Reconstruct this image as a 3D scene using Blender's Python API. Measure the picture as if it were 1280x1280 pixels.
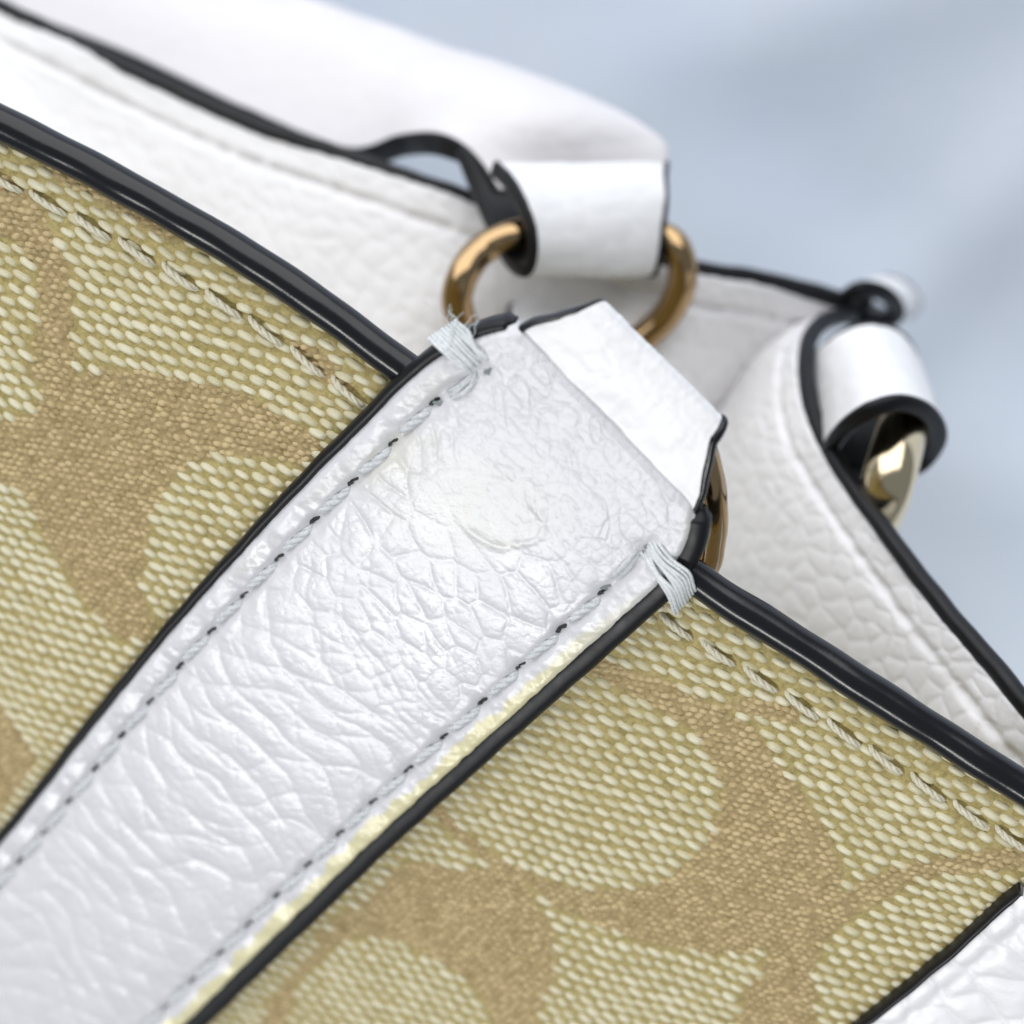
import bpy, math, random
import numpy as np
from mathutils import Matrix

random.seed(7)
rng = np.random.default_rng(11)
for o in list(bpy.data.objects):
    bpy.data.objects.remove(o)
sc = bpy.context.scene
COL = sc.collection

# ------------------------------------------------------------------ camera
# all lengths below are millimetres; meshes are written in metres
FPX = 2133.0                       # focal length in photo pixels (1280 wide)
UP = np.array([-0.08, -0.30, 0.95]); UP /= np.linalg.norm(UP)   # world up seen in camera axes
_x = np.array([1.0, 0, 0]); _x -= UP * _x.dot(UP); _x /= np.linalg.norm(_x)
_y = np.cross(UP, _x)
RW = np.stack([_x, _y, UP])        # camera axes -> world axes
CAMPOS = -RW @ np.array([0, 0, -238.0])
CAMPOS = CAMPOS - np.array([CAMPOS[0] * 0, 0, 0])


def W(px, py, d):
    """photo pixel + distance along the view axis (mm) -> world point (mm)"""
    c = np.array([(px - 640) / FPX * d, -(py - 640) / FPX * d, -d])
    return RW @ c + CAMPOS


def WV(v):
    return RW @ np.array(v, float)


def proj(p):
    c = (np.asarray(p) - CAMPOS) @ RW
    d = -c[..., 2]
    return np.stack([640 + c[..., 0] / d * FPX, 640 - c[..., 1] / d * FPX, d], -1)


cam_d = bpy.data.cameras.new("camera")
cam = bpy.data.objects.new("camera", cam_d)
COL.objects.link(cam)
cam_d.sensor_width = 36
cam_d.lens = 36 * FPX / 1280
cam_d.clip_start = 0.005
cam_d.clip_end = 20
cam_d.dof.use_dof = True
cam_d.dof.focus_distance = 0.1365
cam_d.dof.aperture_fstop = 17
M = Matrix.Identity(4)
for i in range(3):
    for j in range(3):
        M[i][j] = RW[i, j]
    M[i][3] = CAMPOS[i] * 0.001
cam.matrix_world = M
sc.camera = cam

# ------------------------------------------------------------------ light
world = bpy.data.worlds.new("World")
sc.world = world
world.use_nodes = True
world.node_tree.nodes["Background"].inputs[0].default_value = (0.80, 0.89, 1.0, 1)
world.node_tree.nodes["Background"].inputs[1].default_value = 0.28


def area(name, dcam, dist, sx, sy, power, col, along=None):
    l = bpy.data.lights.new(name, "AREA")
    l.shape = "RECTANGLE"; l.size = sx; l.size_y = sy
    l.energy = power; l.color = col
    o = bpy.data.objects.new(name, l)
    COL.objects.link(o)
    d = WV(dcam); d /= np.linalg.norm(d)
    tgt = W(660, 620, 140)
    pos = (tgt + d * dist) * 0.001
    z = d
    x = np.cross([0, 0, 1.0], z) if along is None else WV(along)
    x = x - z * x.dot(z); x /= np.linalg.norm(x)
    y = np.cross(z, x)
    m = Matrix.Identity(4)
    for i in range(3):
        m[i][0] = x[i]; m[i][1] = y[i]; m[i][2] = z[i]; m[i][3] = pos[i]
    o.matrix_world = m
    return o


area("tube_lamp", (-0.40, -0.74, 0.54), 900, 0.6, 0.095, 4.4, (1.0, 0.99, 0.975), (0.83, -0.56, -0.03))
area("window_light", (-0.15, 0.74, 0.66), 1000, 1.9, 1.25, 16.5, (0.98, 0.98, 1.0))
sc.view_settings.view_transform = "Standard"
sc.view_settings.look = "None"
sc.view_settings.exposure = 0.08
sc.view_settings.gamma = 1.0
sc.view_settings.use_curve_mapping = False

# ------------------------------------------------------------------ helpers


def nrm(v):
    v = np.asarray(v, float)
    return v / np.maximum(np.linalg.norm(v, axis=-1, keepdims=True), 1e-12)


def smooth(x, a, b):
    t = np.clip((x - a) / (b - a), 0, 1)
    return t * t * (3 - 2 * t)


def catmull(pts, n, closed=False):
    """n points evenly spaced along a smooth curve through pts"""
    pts = np.asarray(pts, float)
    if closed:
        q = np.vstack([pts[-1:], pts, pts[:2]])
    else:
        q = np.vstack([2 * pts[0] - pts[1], pts, 2 * pts[-1] - pts[-2]])
    out = []
    m = len(q) - 3
    ts = np.linspace(0, 1, 24, endpoint=False)[:, None]
    for i in range(m):
        a, b, c, d = q[i], q[i + 1], q[i + 2], q[i + 3]
        out.append(0.5 * (2 * b + (c - a) * ts + (2 * a - 5 * b + 4 * c - d) * ts ** 2 + (3 * b - a - 3 * c + d) * ts ** 3))
    out.append(q[-2][None] if not closed else pts[:1])
    out = np.vstack(out)
    L = np.r_[0, np.cumsum(np.linalg.norm(np.diff(out, axis=0), axis=1))]
    t = np.linspace(0, L[-1], n + 1)[:-1] if closed else np.linspace(0, L[-1], n)
    return np.stack([np.interp(t, L, out[:, k]) for k in range(out.shape[1])], 1)


def rowcurve(pts, n):
    """like catmull but keeps the row parameter (for paired edges)"""
    pts = np.asarray(pts, float)
    q = np.vstack([2 * pts[0] - pts[1], pts, 2 * pts[-1] - pts[-2]])
    m = len(pts) - 1
    t = np.linspace(0, m, n)
    i = np.minimum(t.astype(int), m - 1)
    f = (t - i)[:, None]
    a, b, c, d = q[i], q[i + 1], q[i + 2], q[i + 3]
    return 0.5 * (2 * b + (c - a) * f + (2 * a - 5 * b + 4 * c - d) * f ** 2 + (3 * b - a - 3 * c + d) * f ** 3)


def link(name, me, mat, parent=None):
    o = bpy.data.objects.new(name, me)
    COL.objects.link(o)
    if mat is not None and not me.materials:
        me.materials.append(mat)
    if parent is not None:
        o.parent = parent
    return o


def mesh(name, v, f, mat, parent=None, smooth_=True, col=None):
    me = bpy.data.meshes.new(name)
    me.from_pydata((np.asarray(v) * 0.001).tolist(), [], f)
    if smooth_:
        me.polygons.foreach_set("use_smooth", [True] * len(me.polygons))
    if col is not None:
        for k, a in col.items():
            at = me.attributes.new(k, "FLOAT", "POINT")
            at.data.foreach_set("value", np.asarray(a, np.float32))
    me.update()
    return link(name, me, mat, parent)


def gridfaces(nr, nc, base=0, wrap_c=False, wrap_r=False, flip=False):
    f = []
    for i in range(nr if wrap_r else nr - 1):
        i2 = (i + 1) % nr
        for j in range(nc if wrap_c else nc - 1):
            j2 = (j + 1) % nc
            q = (base + i * nc + j, base + i * nc + j2, base + i2 * nc + j2, base + i2 * nc + j)
            f.append(q[::-1] if flip else q)
    return f


def frames(p, closed=False, ref=None):
    t = np.roll(p, -1, 0) - np.roll(p, 1, 0)
    if not closed:
        t[0] = p[1] - p[0]; t[-1] = p[-1] - p[-2]
    t = nrm(t)
    r = np.array([0.31, 0.17, 0.93]) if ref is None else np.asarray(ref, float)
    a = np.empty_like(p)
    x = r - t[0] * r.dot(t[0]); x = nrm(x)
    for i in range(len(p)):
        x = nrm(x - t[i] * x.dot(t[i]))
        a[i] = x
    return t, a, np.cross(t, a)


def tube_geo(p, rad, seg=8, closed=False, taper=False):
    p = np.asarray(p, float)
    rad = np.broadcast_to(np.asarray(rad, float), (len(p),)).copy()
    if taper:
        rad[0] *= 0.15; rad[-1] *= 0.15
    t, a, b = frames(p, closed)
    th = np.linspace(0, 2 * math.pi, seg, endpoint=False)
    v = p[:, None] + rad[:, None, None] * (np.cos(th)[None, :, None] * a[:, None] + np.sin(th)[None, :, None] * b[:, None])
    f = gridfaces(len(p), seg, 0, True, closed)
    if not closed:
        f.append(tuple(range(seg))[::-1]); k = (len(p) - 1) * seg
        f.append(tuple(range(k, k + seg)))
    return v.reshape(-1, 3), f


def tube(name, p, rad, mat, parent=None, seg=8, closed=False, taper=False):
    v, f = tube_geo(p, rad, seg, closed, taper)
    return mesh(name, v, f, mat, parent)


def rim(name, p, nor, out, hn, ho, mat, parent, seg=14, closed=False, wob=0.0, wl=3.0, ex=0.8):
    """painted edge: a rounded bead swept along an outline; hn half height, ho half width"""
    p = np.asarray(p, float)
    hn = np.broadcast_to(np.asarray(hn, float), (len(p),))
    ho = np.broadcast_to(np.asarray(ho, float), (len(p),))
    if wob:
        L = np.r_[0, np.cumsum(np.linalg.norm(np.diff(p, axis=0), axis=1))]
        k = sum(np.sin(L / wl * s + ph) for s, ph in ((1, 0.3), (2.3, 1.9), (4.1, 4.2))) * wob
        p = p + out * k[:, None]
    th = np.linspace(0, 2 * math.pi, seg, endpoint=False)
    c = np.sign(np.cos(th)) * np.abs(np.cos(th)) ** ex
    s = np.sign(np.sin(th)) * np.abs(np.sin(th)) ** ex
    v = p[:, None] + c[None, :, None] * (ho[:, None] * out)[:, None] + s[None, :, None] * (hn[:, None] * nor)[:, None]
    f = gridfaces(len(p), seg, 0, True, closed)
    if not closed:
        f.append(tuple(range(seg))[::-1]); k = (len(p) - 1) * seg
        f.append(tuple(range(k, k + seg)))
    return mesh(name, v.reshape(-1, 3), f, mat, parent)


def hash2(ix, iy, k):
    x = np.sin(ix * 127.1 + iy * 311.7 + k * 74.7) * 43758.5453
    return x - np.floor(x)


def worley(x, y, seed=0.0):
    """F1, F2 and the id of the nearest cell"""
    ix = np.floor(x); iy = np.floor(y)
    f1 = np.full(x.shape, 9.0); f2 = np.full(x.shape, 9.0); cid = np.zeros(x.shape)
    for dx in (-1, 0, 1):
        for dy in (-1, 0, 1):
            cx = ix + dx; cy = iy + dy
            qx = cx + 0.05 + 0.9 * hash2(cx, cy, seed + 1); qy = cy + 0.05 + 0.9 * hash2(cx, cy, seed + 2)
            d = np.hypot(x - qx, y - qy)
            n = d < f1
            f2 = np.where(n, f1, np.minimum(f2, d))
            cid = np.where(n, hash2(cx, cy, seed + 3), cid)
            f1 = np.where(n, d, f1)
    return f1, f2, cid


def vnoise(x, y, seed=0.0):
    ix = np.floor(x); iy = np.floor(y); fx = x - ix; fy = y - iy
    fx = fx * fx * (3 - 2 * fx); fy = fy * fy * (3 - 2 * fy)
    h = lambda a, b: hash2(a, b, seed)
    return ((h(ix, iy) * (1 - fx) + h(ix + 1, iy) * fx) * (1 - fy) + (h(ix, iy + 1) * (1 - fx) + h(ix + 1, iy + 1) * fx) * fy) * 2 - 1


def pebble(x, y, cell=3.0, asp=1.45, seed=0.0, ang=0.0):
    """height of pebbled leather, about 0..1 (0 in the creases)"""
    c, s = math.cos(ang), math.sin(ang)
    x, y = c * x - s * y, s * x + c * y
    wx = x + 0.22 * vnoise(x / 2.2, y / 2.2, seed + 5) + 1.0 * vnoise(x / 8, y / 8, seed + 6)
    wy = y + 0.22 * vnoise(x / 2.2, y / 2.2, seed + 7) + 1.0 * vnoise(x / 8, y / 8, seed + 8)
    gx_, gy_ = wx / cell, wy / (cell * asp)
    f1, f2, cid = worley(0.72 * gx_ - 0.69 * gy_, 0.69 * gx_ + 0.72 * gy_, seed)
    e = np.clip((f2 - f1) / 0.75, 0, 1)
    sharp = 0.35 + 0.65 * (0.5 + 0.5 * vnoise(x / 4, y / 4, seed + 9))
    h = (1 - np.exp(-e * 5.0)) * sharp + (1 - sharp) * e * (2 - e)
    g1, g2, c2 = worley(wx / (cell * 0.5) + 7, wy / (cell * 0.8) + 3, seed + 20)
    e2 = np.clip((g2 - g1) / 0.6, 0, 1); e2 = e2 * (2 - e2)
    return h * (0.92 + 0.08 * cid) * 0.88 + 0.12 * e2


def scales(x, y, dA, dB, spA, spB, seed=0.0):
    """leaf-shaped grain between two families of crossing creases, 0 in the creases"""
    out_ = []
    wx = x + 0.9 * vnoise(x / 6, y / 6, seed + 1) + 0.25 * vnoise(x / 1.9, y / 1.9, seed + 2)
    wy = y + 0.9 * vnoise(x / 6, y / 6, seed + 3) + 0.25 * vnoise(x / 1.9, y / 1.9, seed + 4)
    for (dx, dy), sp_, k in ((dA, spA, 0), (dB, spB, 10)):
        al = wx * dx + wy * dy
        ph = (-wx * dy + wy * dx) / sp_
        ph = ph + 0.55 * np.sin(al / 4.6 + 2 * vnoise(x / 9, y / 9, seed + 5 + k))
        ln = np.floor(ph)
        f_ = ph - ln
        d_ = np.minimum(f_, 1 - f_) * 2
        near_ = np.floor(ph + 0.5)
        m_ = smooth(vnoise(al / 3.2 + 17 * near_, near_ * 0 + 0.5, seed + 6 + k), -0.85, 0.05)      # each crease fades in and out
        out_.append((0.7 * (1 - np.exp(-d_ * 6.0)) + 0.3 * d_) * m_ + (1 - m_) * 0.85 + 0.12 * (f_ - 0.5) * m_)
    return 0.58 * out_[0] + 0.42 * out_[1]


def inpoly(px, py, poly):
    poly = np.asarray(poly, float)
    r = np.zeros(px.shape, bool)
    n = len(poly)
    j = n - 1
    for i in range(n):
        xi, yi = poly[i]; xj, yj = poly[j]
        if yi != yj:
            c = ((yi > py) != (yj > py)) & (px < (xj - xi) * (py - yi) / (yj - yi) + xi)
            r ^= c
        j = i
    return r


# ------------------------------------------------------------------ materials


def newmat(name):
    m = bpy.data.materials.new(name)
    m.use_nodes = True
    nt = m.node_tree
    return m, nt, nt.nodes["Principled BSDF"]


def N(nt, typ, **kw):
    n = nt.nodes.new(typ)
    for k, v in kw.items():
        setattr(n, k, v)
    return n


def noise(nt, scale, detail=4, rough=0.6, vec=None):
    n = N(nt, "ShaderNodeTexNoise")
    n.inputs["Scale"].default_value = scale
    n.inputs["Detail"].default_value = detail
    n.inputs["Roughness"].default_value = rough
    if vec is None:
        tc = N(nt, "ShaderNodeTexCoord")
        vec = tc.outputs["Object"]
    nt.links.new(vec, n.inputs["Vector"])
    return n


def ramp(nt, fac, stops):
    r = N(nt, "ShaderNodeValToRGB")
    el = r.color_ramp.elements
    while len(el) < len(stops):
        el.new(0.5)
    for e, (p, c) in zip(el, stops):
        e.position = p; e.color = (*c, 1) if len(c) == 3 else c
    nt.links.new(fac, r.inputs[0])
    return r


def mixc(nt, fac, a, b):
    m = N(nt, "ShaderNodeMix", data_type="RGBA")
    for sock, val in ((m.inputs[0], fac), (m.inputs[6], a), (m.inputs[7], b)):
        if hasattr(val, "links") or hasattr(val, "is_linked"):
            nt.links.new(val, sock)
        elif isinstance(val, tuple):
            sock.default_value = (*val, 1)
        else:
            sock.default_value = val
    return m.outputs[2]


def bump(nt, bsdf, height, strength, dist):
    b = N(nt, "ShaderNodeBump")
    b.inputs["Strength"].default_value = strength
    b.inputs["Distance"].default_value = dist
    nt.links.new(height, b.inputs["Height"])
    nt.links.new(b.outputs[0], bsdf.inputs["Normal"])
    return b


def leather(name, base, stain=False, r0=0.30, r1=0.52, finestr=0.35):
    m, nt, b = newmat(name)
    n1 = noise(nt, 260, 5, 0.6)
    n2 = noise(nt, 2600, 4, 0.65)
    c = ramp(nt, n1.outputs[0], [(0.3, tuple(x * 0.955 for x in base)), (0.7, base)]).outputs[0]
    if stain:
        a = N(nt, "ShaderNodeAttribute", attribute_name="stain")
        c = mixc(nt, a.outputs["Fac"], c, (0.70, 0.645, 0.36))
        a2 = N(nt, "ShaderNodeAttribute", attribute_name="glue")
        c = mixc(nt, a2.outputs["Fac"], c, (0.57, 0.57, 0.54))
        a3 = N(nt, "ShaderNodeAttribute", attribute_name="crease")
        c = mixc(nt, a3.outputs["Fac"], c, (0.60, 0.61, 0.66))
    nt.links.new(c, b.inputs["Base Color"])
    rr = ramp(nt, n1.outputs[0], [(0.25, (r0,) * 3), (0.75, (r1,) * 3)])
    nt.links.new(rr.outputs[0], b.inputs["Roughness"])
    if stain:
        a4 = N(nt, "ShaderNodeAttribute", attribute_name="worn")
        rm = mixc(nt, a4.outputs["Fac"], rr.outputs[0], (0.36, 0.36, 0.36))
        rm = mixc(nt, a2.outputs["Fac"], rm, (0.27, 0.27, 0.27))
        nt.links.new(rm, b.inputs["Roughness"])
    b.inputs["IOR"].default_value = 1.5
    b.inputs["Specular IOR Level"].default_value = 0.65 if stain else 0.55
    bump(nt, b, n2.outputs[0], finestr, 0.00010)
    return m


MAT = {}
MAT["leather"] = leather("white_leather", (0.685, 0.68, 0.70), True, 0.20, 0.38, 0.30)
MAT["leather_smooth"] = leather("white_leather_smooth", (0.88, 0.875, 0.875), False, 0.32, 0.48, 0.25)
MAT["leather_in"] = leather("white_leather_facing", (0.86, 0.85, 0.86), False, 0.30, 0.50)
MAT["leather_handle"] = leather("white_leather_handle", (0.80, 0.775, 0.78), False, 0.38, 0.6)
MAT["leather_under"] = leather("leather_reverse", (0.42, 0.38, 0.32), False, 0.6, 0.8)

m, nt, b = newmat("black_edge_paint")
b.inputs["Base Color"].default_value = (0.006, 0.0062, 0.008, 1)
b.inputs["Specular IOR Level"].default_value = 0.44
n1 = noise(nt, 500, 5, 0.6); n2 = noise(nt, 1500, 5, 0.7)
rr = ramp(nt, n1.outputs[0], [(0.3, (0.17,) * 3), (0.75, (0.25,) * 3)])
nt.links.new(rr.outputs[0], b.inputs["Roughness"])
bump(nt, b, n2.outputs[0], 0.10, 0.00010)
MAT["black"] = m
MAT["black_dull"] = m.copy()
_n = MAT["black_dull"].node_tree.nodes
_n["Principled BSDF"].inputs["Specular IOR Level"].default_value = 0.32
for _r in _n:
    if _r.type == "VALTORGB":
        _r.color_ramp.elements[0].color = (0.36, 0.36, 0.36, 1); _r.color_ramp.elements[1].color = (0.52, 0.52, 0.52, 1)

m, nt, b = newmat("dark_leather_reverse")
b.inputs["Base Color"].default_value = (0.02, 0.02, 0.022, 1)
b.inputs["Roughness"].default_value = 0.6
MAT["reverse"] = m
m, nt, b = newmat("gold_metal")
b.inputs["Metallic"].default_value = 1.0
b.inputs["Base Color"].default_value = (0.42, 0.285, 0.15, 1)  # gold darkened to brown: reflection of dark surroundings put into the base colour
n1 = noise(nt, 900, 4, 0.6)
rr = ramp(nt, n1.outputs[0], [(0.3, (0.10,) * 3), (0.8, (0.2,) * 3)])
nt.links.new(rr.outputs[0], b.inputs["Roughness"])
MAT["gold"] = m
MAT["gold_lit"] = m.copy()
MAT["gold_lit"].node_tree.nodes["Principled BSDF"].inputs["Base Color"].default_value = (0.72, 0.60, 0.40, 1)  # lit copy of the same gold for the hook, without the painted-in darkening


def threadmat(name, base, dark):
    m, nt, b = newmat(name)
    n1 = noise(nt, 3500, 3, 0.7)
    c = ramp(nt, n1.outputs[0], [(0.3, dark), (0.65, base)])
    nt.links.new(c.outputs[0], b.inputs["Base Color"])
    b.inputs["Roughness"].default_value = 0.55
    bump(nt, b, n1.outputs[0], 0.5, 0.00008)
    return m


MAT["thread_cream"] = threadmat("cream_thread", (0.72, 0.68, 0.54), (0.54, 0.50, 0.36))
MAT["thread_white"] = threadmat("white_thread", (0.70, 0.71, 0.72), (0.46, 0.49, 0.50))
MAT["thread_blue"] = threadmat("pale_thread", (0.80, 0.815, 0.81), (0.58, 0.62, 0.63))

m, nt, b = newmat("needle_hole_shade_dark")
b.inputs["Base Color"].default_value = (0.03, 0.033, 0.033, 1)  # near-black colour stands in for the shade inside a needle hole
b.inputs["Roughness"].default_value = 0.8
MAT["hole"] = m
MAT["hole_shade_soft"] = m.copy()
MAT["hole_shade_soft"].node_tree.nodes["Principled BSDF"].inputs["Base Color"].default_value = (0.22, 0.245, 0.24, 1)  # weaker hole shade, painted as mid grey

# front panel axes (camera axes turned into world axes): along the strap, along the edge, outward
vC = nrm([0.617, 0.623, 0.48]); uC = nrm([0.83, -0.56, -0.03])
nC = nrm(np.cross(uC, vC)); uC = np.cross(vC, nC)
SA, TA, NF = WV(uC), WV(vC), WV(nC)
YDIR = WV(nrm([0.86, -0.50, -0.05])); YACR = np.cross(NF, YDIR)
# coated canvas: ground cloth, pale yarns, tan yarns
m, nt, b = newmat("canvas_ground")
a = N(nt, "ShaderNodeAttribute", attribute_name="motif")
n1 = noise(nt, 1500, 5, 0.75); n0 = noise(nt, 120, 3, 0.5)
g = ramp(nt, n1.outputs[0], [(0.34, (0.26, 0.20, 0.055)), (0.66, (0.50, 0.41, 0.16))]).outputs[0]
t_ = ramp(nt, n1.outputs[0], [(0.34, (0.25, 0.175, 0.062)), (0.66, (0.46, 0.345, 0.16))]).outputs[0]
c = mixc(nt, a.outputs["Fac"], g, t_)
nt.links.new(c, b.inputs["Base Color"])
b.inputs["Roughness"].default_value = 0.5
bump(nt, b, n1.outputs[0], 0.8, 0.00018)
MAT["canvas"] = m


def yarnmat(name, lo, hi, rough, tip=None):
    m, nt, b = newmat(name)
    geo = N(nt, "ShaderNodeNewGeometry"); oi = N(nt, "ShaderNodeObjectInfo")
    ad = N(nt, "ShaderNodeMath", operation="ADD")
    nt.links.new(geo.outputs["Random Per Island"], ad.inputs[0]); nt.links.new(oi.outputs["Random"], ad.inputs[1])
    fr = N(nt, "ShaderNodeMath", operation="FRACT"); nt.links.new(ad.outputs[0], fr.inputs[0])
    tc = N(nt, "ShaderNodeNewGeometry")
    cmb = N(nt, "ShaderNodeCombineXYZ")
    for k_, (vec_, mul) in enumerate(((YDIR, 700.0), (YACR, 5200.0))):        # fibres run along the yarn
        dp = N(nt, "ShaderNodeVectorMath", operation="DOT_PRODUCT")
        nt.links.new(tc.outputs["Position"], dp.inputs[0]); dp.inputs[1].default_value = tuple(np.array(vec_) * mul)
        nt.links.new(dp.outputs["Value"], cmb.inputs[k_])
    n1 = noise(nt, 1.0, 4, 0.65, cmb.outputs[0])
    mx = N(nt, "ShaderNodeMath", operation="MULTIPLY_ADD")
    nt.links.new(n1.outputs[0], mx.inputs[0]); mx.inputs[1].default_value = 0.9
    ad2 = N(nt, "ShaderNodeMath", operation="MULTIPLY_ADD")
    nt.links.new(fr.outputs[0], ad2.inputs[0]); ad2.inputs[1].default_value = 0.55; ad2.inputs[2].default_value = -0.25
    nt.links.new(ad2.outputs[0], mx.inputs[2])
    c = ramp(nt, mx.outputs[0], [(0.15, lo), (0.7, hi)])
    c = c.outputs[0]
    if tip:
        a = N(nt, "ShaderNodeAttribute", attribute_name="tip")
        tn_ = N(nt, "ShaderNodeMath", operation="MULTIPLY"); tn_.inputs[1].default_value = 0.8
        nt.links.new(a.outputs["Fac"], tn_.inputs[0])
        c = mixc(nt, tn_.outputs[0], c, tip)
    nt.links.new(c, b.inputs["Base Color"])
    b.inputs["Roughness"].default_value = rough
    bump(nt, b, n1.outputs[0], 0.55, 0.00012)
    return m


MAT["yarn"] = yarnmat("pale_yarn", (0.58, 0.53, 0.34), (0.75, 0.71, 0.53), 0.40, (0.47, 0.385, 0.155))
MAT["yarn_tan"] = yarnmat("tan_yarn", (0.34, 0.255, 0.11), (0.58, 0.455, 0.24), 0.5)

m, nt, b = newmat("pale_blue_cloth")
n1 = noise(nt, 30, 4, 0.55); n2 = noise(nt, 1800, 3, 0.6)
c = ramp(nt, n1.outputs[0], [(0.3, (0.72, 0.81, 0.94)), (0.7, (0.80, 0.86, 0.96))])
nt.links.new(c.outputs[0], b.inputs["Base Color"])
b.inputs["Roughness"].default_value = 0.85
bump(nt, b, n2.outputs[0], 0.3, 0.0002)
MAT["cloth"] = m

# ------------------------------------------------------------------ backdrop
nx, ny = 150, 150
gx = np.linspace(-420, 420, nx); gy = np.linspace(-420, 420, ny)
X, Y = np.meshgrid(gx, gy)
org = W(1000, 300, 235)
Z = 1.2 * vnoise(X / 60, Y / 60, 3) + 0.35 * vnoise(X / 23, Y / 23, 4)


def fold(p0, p1, w, amp):
    a = W(*p0, 238)[:2]; b_ = W(*p1, 238)[:2]
    d = (b_ - a) / np.linalg.norm(b_ - a)
    q = (X - a[0]) * -d[1] + (Y - a[1]) * d[0] + 2.5 * vnoise(X / 35, Y / 35, 9)
    l = (X - a[0]) * d[0] + (Y - a[1]) * d[1]
    L = np.linalg.norm(b_ - a)
    return amp * np.exp(-(q / w) ** 2) * smooth(l, -30, 10) * (1 - smooth(l, L, L + 60))


Z = Z + fold((1080, 420), (1280, 180), 5, 1.6) + fold((850, 60), (1200, -60), 7, 1.6) + fold((1130, 560), (1290, 610), 6, 1.0) - fold((980, 180), (1150, 330), 7, 1.0)
Z = Z - 6.0
v = np.stack([X, Y, Z], -1).reshape(-1, 3)
bd = mesh("tabletop_cloth", v, gridfaces(ny, nx), MAT["cloth"])
bd["kind"] = "structure"
bd["label"] = "pale blue softly creased cloth the bag lies on"

# ------------------------------------------------------------------ the bag
bag = bpy.data.objects.new("handbag", None)
COL.objects.link(bag)
bag["label"] = "cream and tan canvas tote bag with white leather straps and gold rings"
bag["category"] = "handbag"

# front panel frame: T runs up the strap, S along the top edge, NF out of the panel
OF = W(690, 590, 130) - 2.8 * NF


def st(px, py, h=0.0):
    ray = WV([(px - 640) / FPX, -(py - 640) / FPX, -1.0])
    k = (OF + h * NF - CAMPOS).dot(NF) / ray.dot(NF)
    q = CAMPOS + ray * k - OF
    return np.array([q.dot(SA), q.dot(TA)])


def F(s, t, h=0.0):
    s = np.asarray(s, float)[..., None]; t = np.asarray(t, float)[..., None]; h = np.asarray(h, float)[..., None]
    return OF + s * SA + t * TA + h * NF


def A(px, py, h=0.0):
    s, t = st(px, py, h)
    return F(s, t, h)


# --- top edge of the front panel (where the black bead sits)
EDGE_PX = [(-330, -20), (-150, 80), (0, 158), (125, 222), (250, 292), (380, 374), (510, 470), (690, 592), (870, 728), (1000, 812), (1140, 902), (1280, 990), (1420, 1072), (1600, 1170)]
EDGE_ST = np.array([st(x, y) for x, y in EDGE_PX])
_E = catmull(EDGE_ST, 500)


def edge_t(s):
    return np.interp(s, _E[:, 0], _E[:, 1])


# --- monogram outlines on the panel (photo pixels, carried onto the panel plane)
MOTIF = [
    [(-60, 200), (20, 225), (60, 282), (85, 330), (90, 400), (95, 470), (60, 482), (35, 475), (48, 400), (45, 340), (20, 300), (-60, 270)],
    [(-60, 530), (0, 528), (35, 520), (60, 475), (81, 475), (131, 460), (187, 467), (270, 480), (315, 497), (356, 520), (379, 535), (410, 555), (379, 583),
     (349, 572), (319, 569), (270, 569), (240, 580), (214, 599), (195, 632), (184, 670), (178, 711), (180, 749), (187, 771), (199, 779), (180, 798), (165, 805),
     (135, 786), (112, 760), (86, 719), (56, 677), (41, 640), (22, 614), (0, 606), (-60, 606)],
    [(360, 425), (395, 428), (425, 462), (445, 500), (415, 485), (385, 460)],
    [(60, 195), (150, 238), (240, 292), (220, 306), (140, 262), (55, 218)],
    [(-60, 860), (0, 880), (25, 905), (45, 940), (30, 985), (0, 1010), (-60, 1020)],
    [(740, 815), (800, 842), (830, 850), (866, 866), (900, 885), (944, 914), (975, 956), (1006, 1000), (1036, 1044), (1054, 1092), (1050, 1120), (1084, 1098), (1125, 1080),
     (1167, 1071), (1226, 1062), (1330, 1050), (1330, 1085), (1250, 1089), (1197, 1092), (1155, 1098), (1125, 1110), (1102, 1125), (1066, 1145), (1045, 1163), (1027, 1187),
     (1019, 1208), (1016, 1246), (1025, 1330), (905, 1330), (920, 1280), (935, 1235), (956, 1205), (966, 1184), (922, 1193), (866, 1190), (800, 1178), (731, 1148), (694, 1135),
     (660, 1100), (620, 1082), (590, 1062), (560, 1037), (535, 1012), (559, 1005), (581, 1039), (619, 1069), (675, 1099), (712, 1110), (780, 1113), (800, 1110), (835, 1096),
     (866, 1070), (894, 1031), (903, 991), (890, 948), (866, 912), (826, 888), (800, 874), (740, 846)],
    [(400, 1170), (495, 1082), (541, 1079), (583, 1089), (625, 1079), (653, 1093), (671, 1131), (692, 1159), (699, 1188), (692, 1223), (678, 1258), (650, 1330), (620, 1330),
     (621, 1282), (614, 1261), (597, 1237), (565, 1209), (534, 1191), (498, 1177), (453, 1170), (420, 1180), (370, 1230), (360, 1290), (330, 1330), (280, 1330)],
    [(900, 880), (940, 872), (985, 880), (1010, 900), (985, 905), (930, 893)],
]


def motif(p):
    q = proj(p)
    r = np.zeros(q.shape[:-1], bool)
    for poly in MOTIF:
        r |= inpoly(q[..., 0], q[..., 1], poly)
    return r


# ground cloth: slab following the top edge
s0, s1 = -85.0, 85.0
ns, ntt = 420, 330
ss = np.linspace(s0, s1, ns)
rows = np.linspace(0, 1, ntt) ** 1.15
SS, RR = np.meshgrid(ss, rows)
TT = edge_t(SS) - RR * (edge_t(SS) + 105.0)
wav = 0.25 * vnoise(SS / 14, TT / 14, 31)
groove = -0.28 * np.exp(-(((edge_t(SS) - TT) - 4.3) / 0.8) ** 2)


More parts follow.
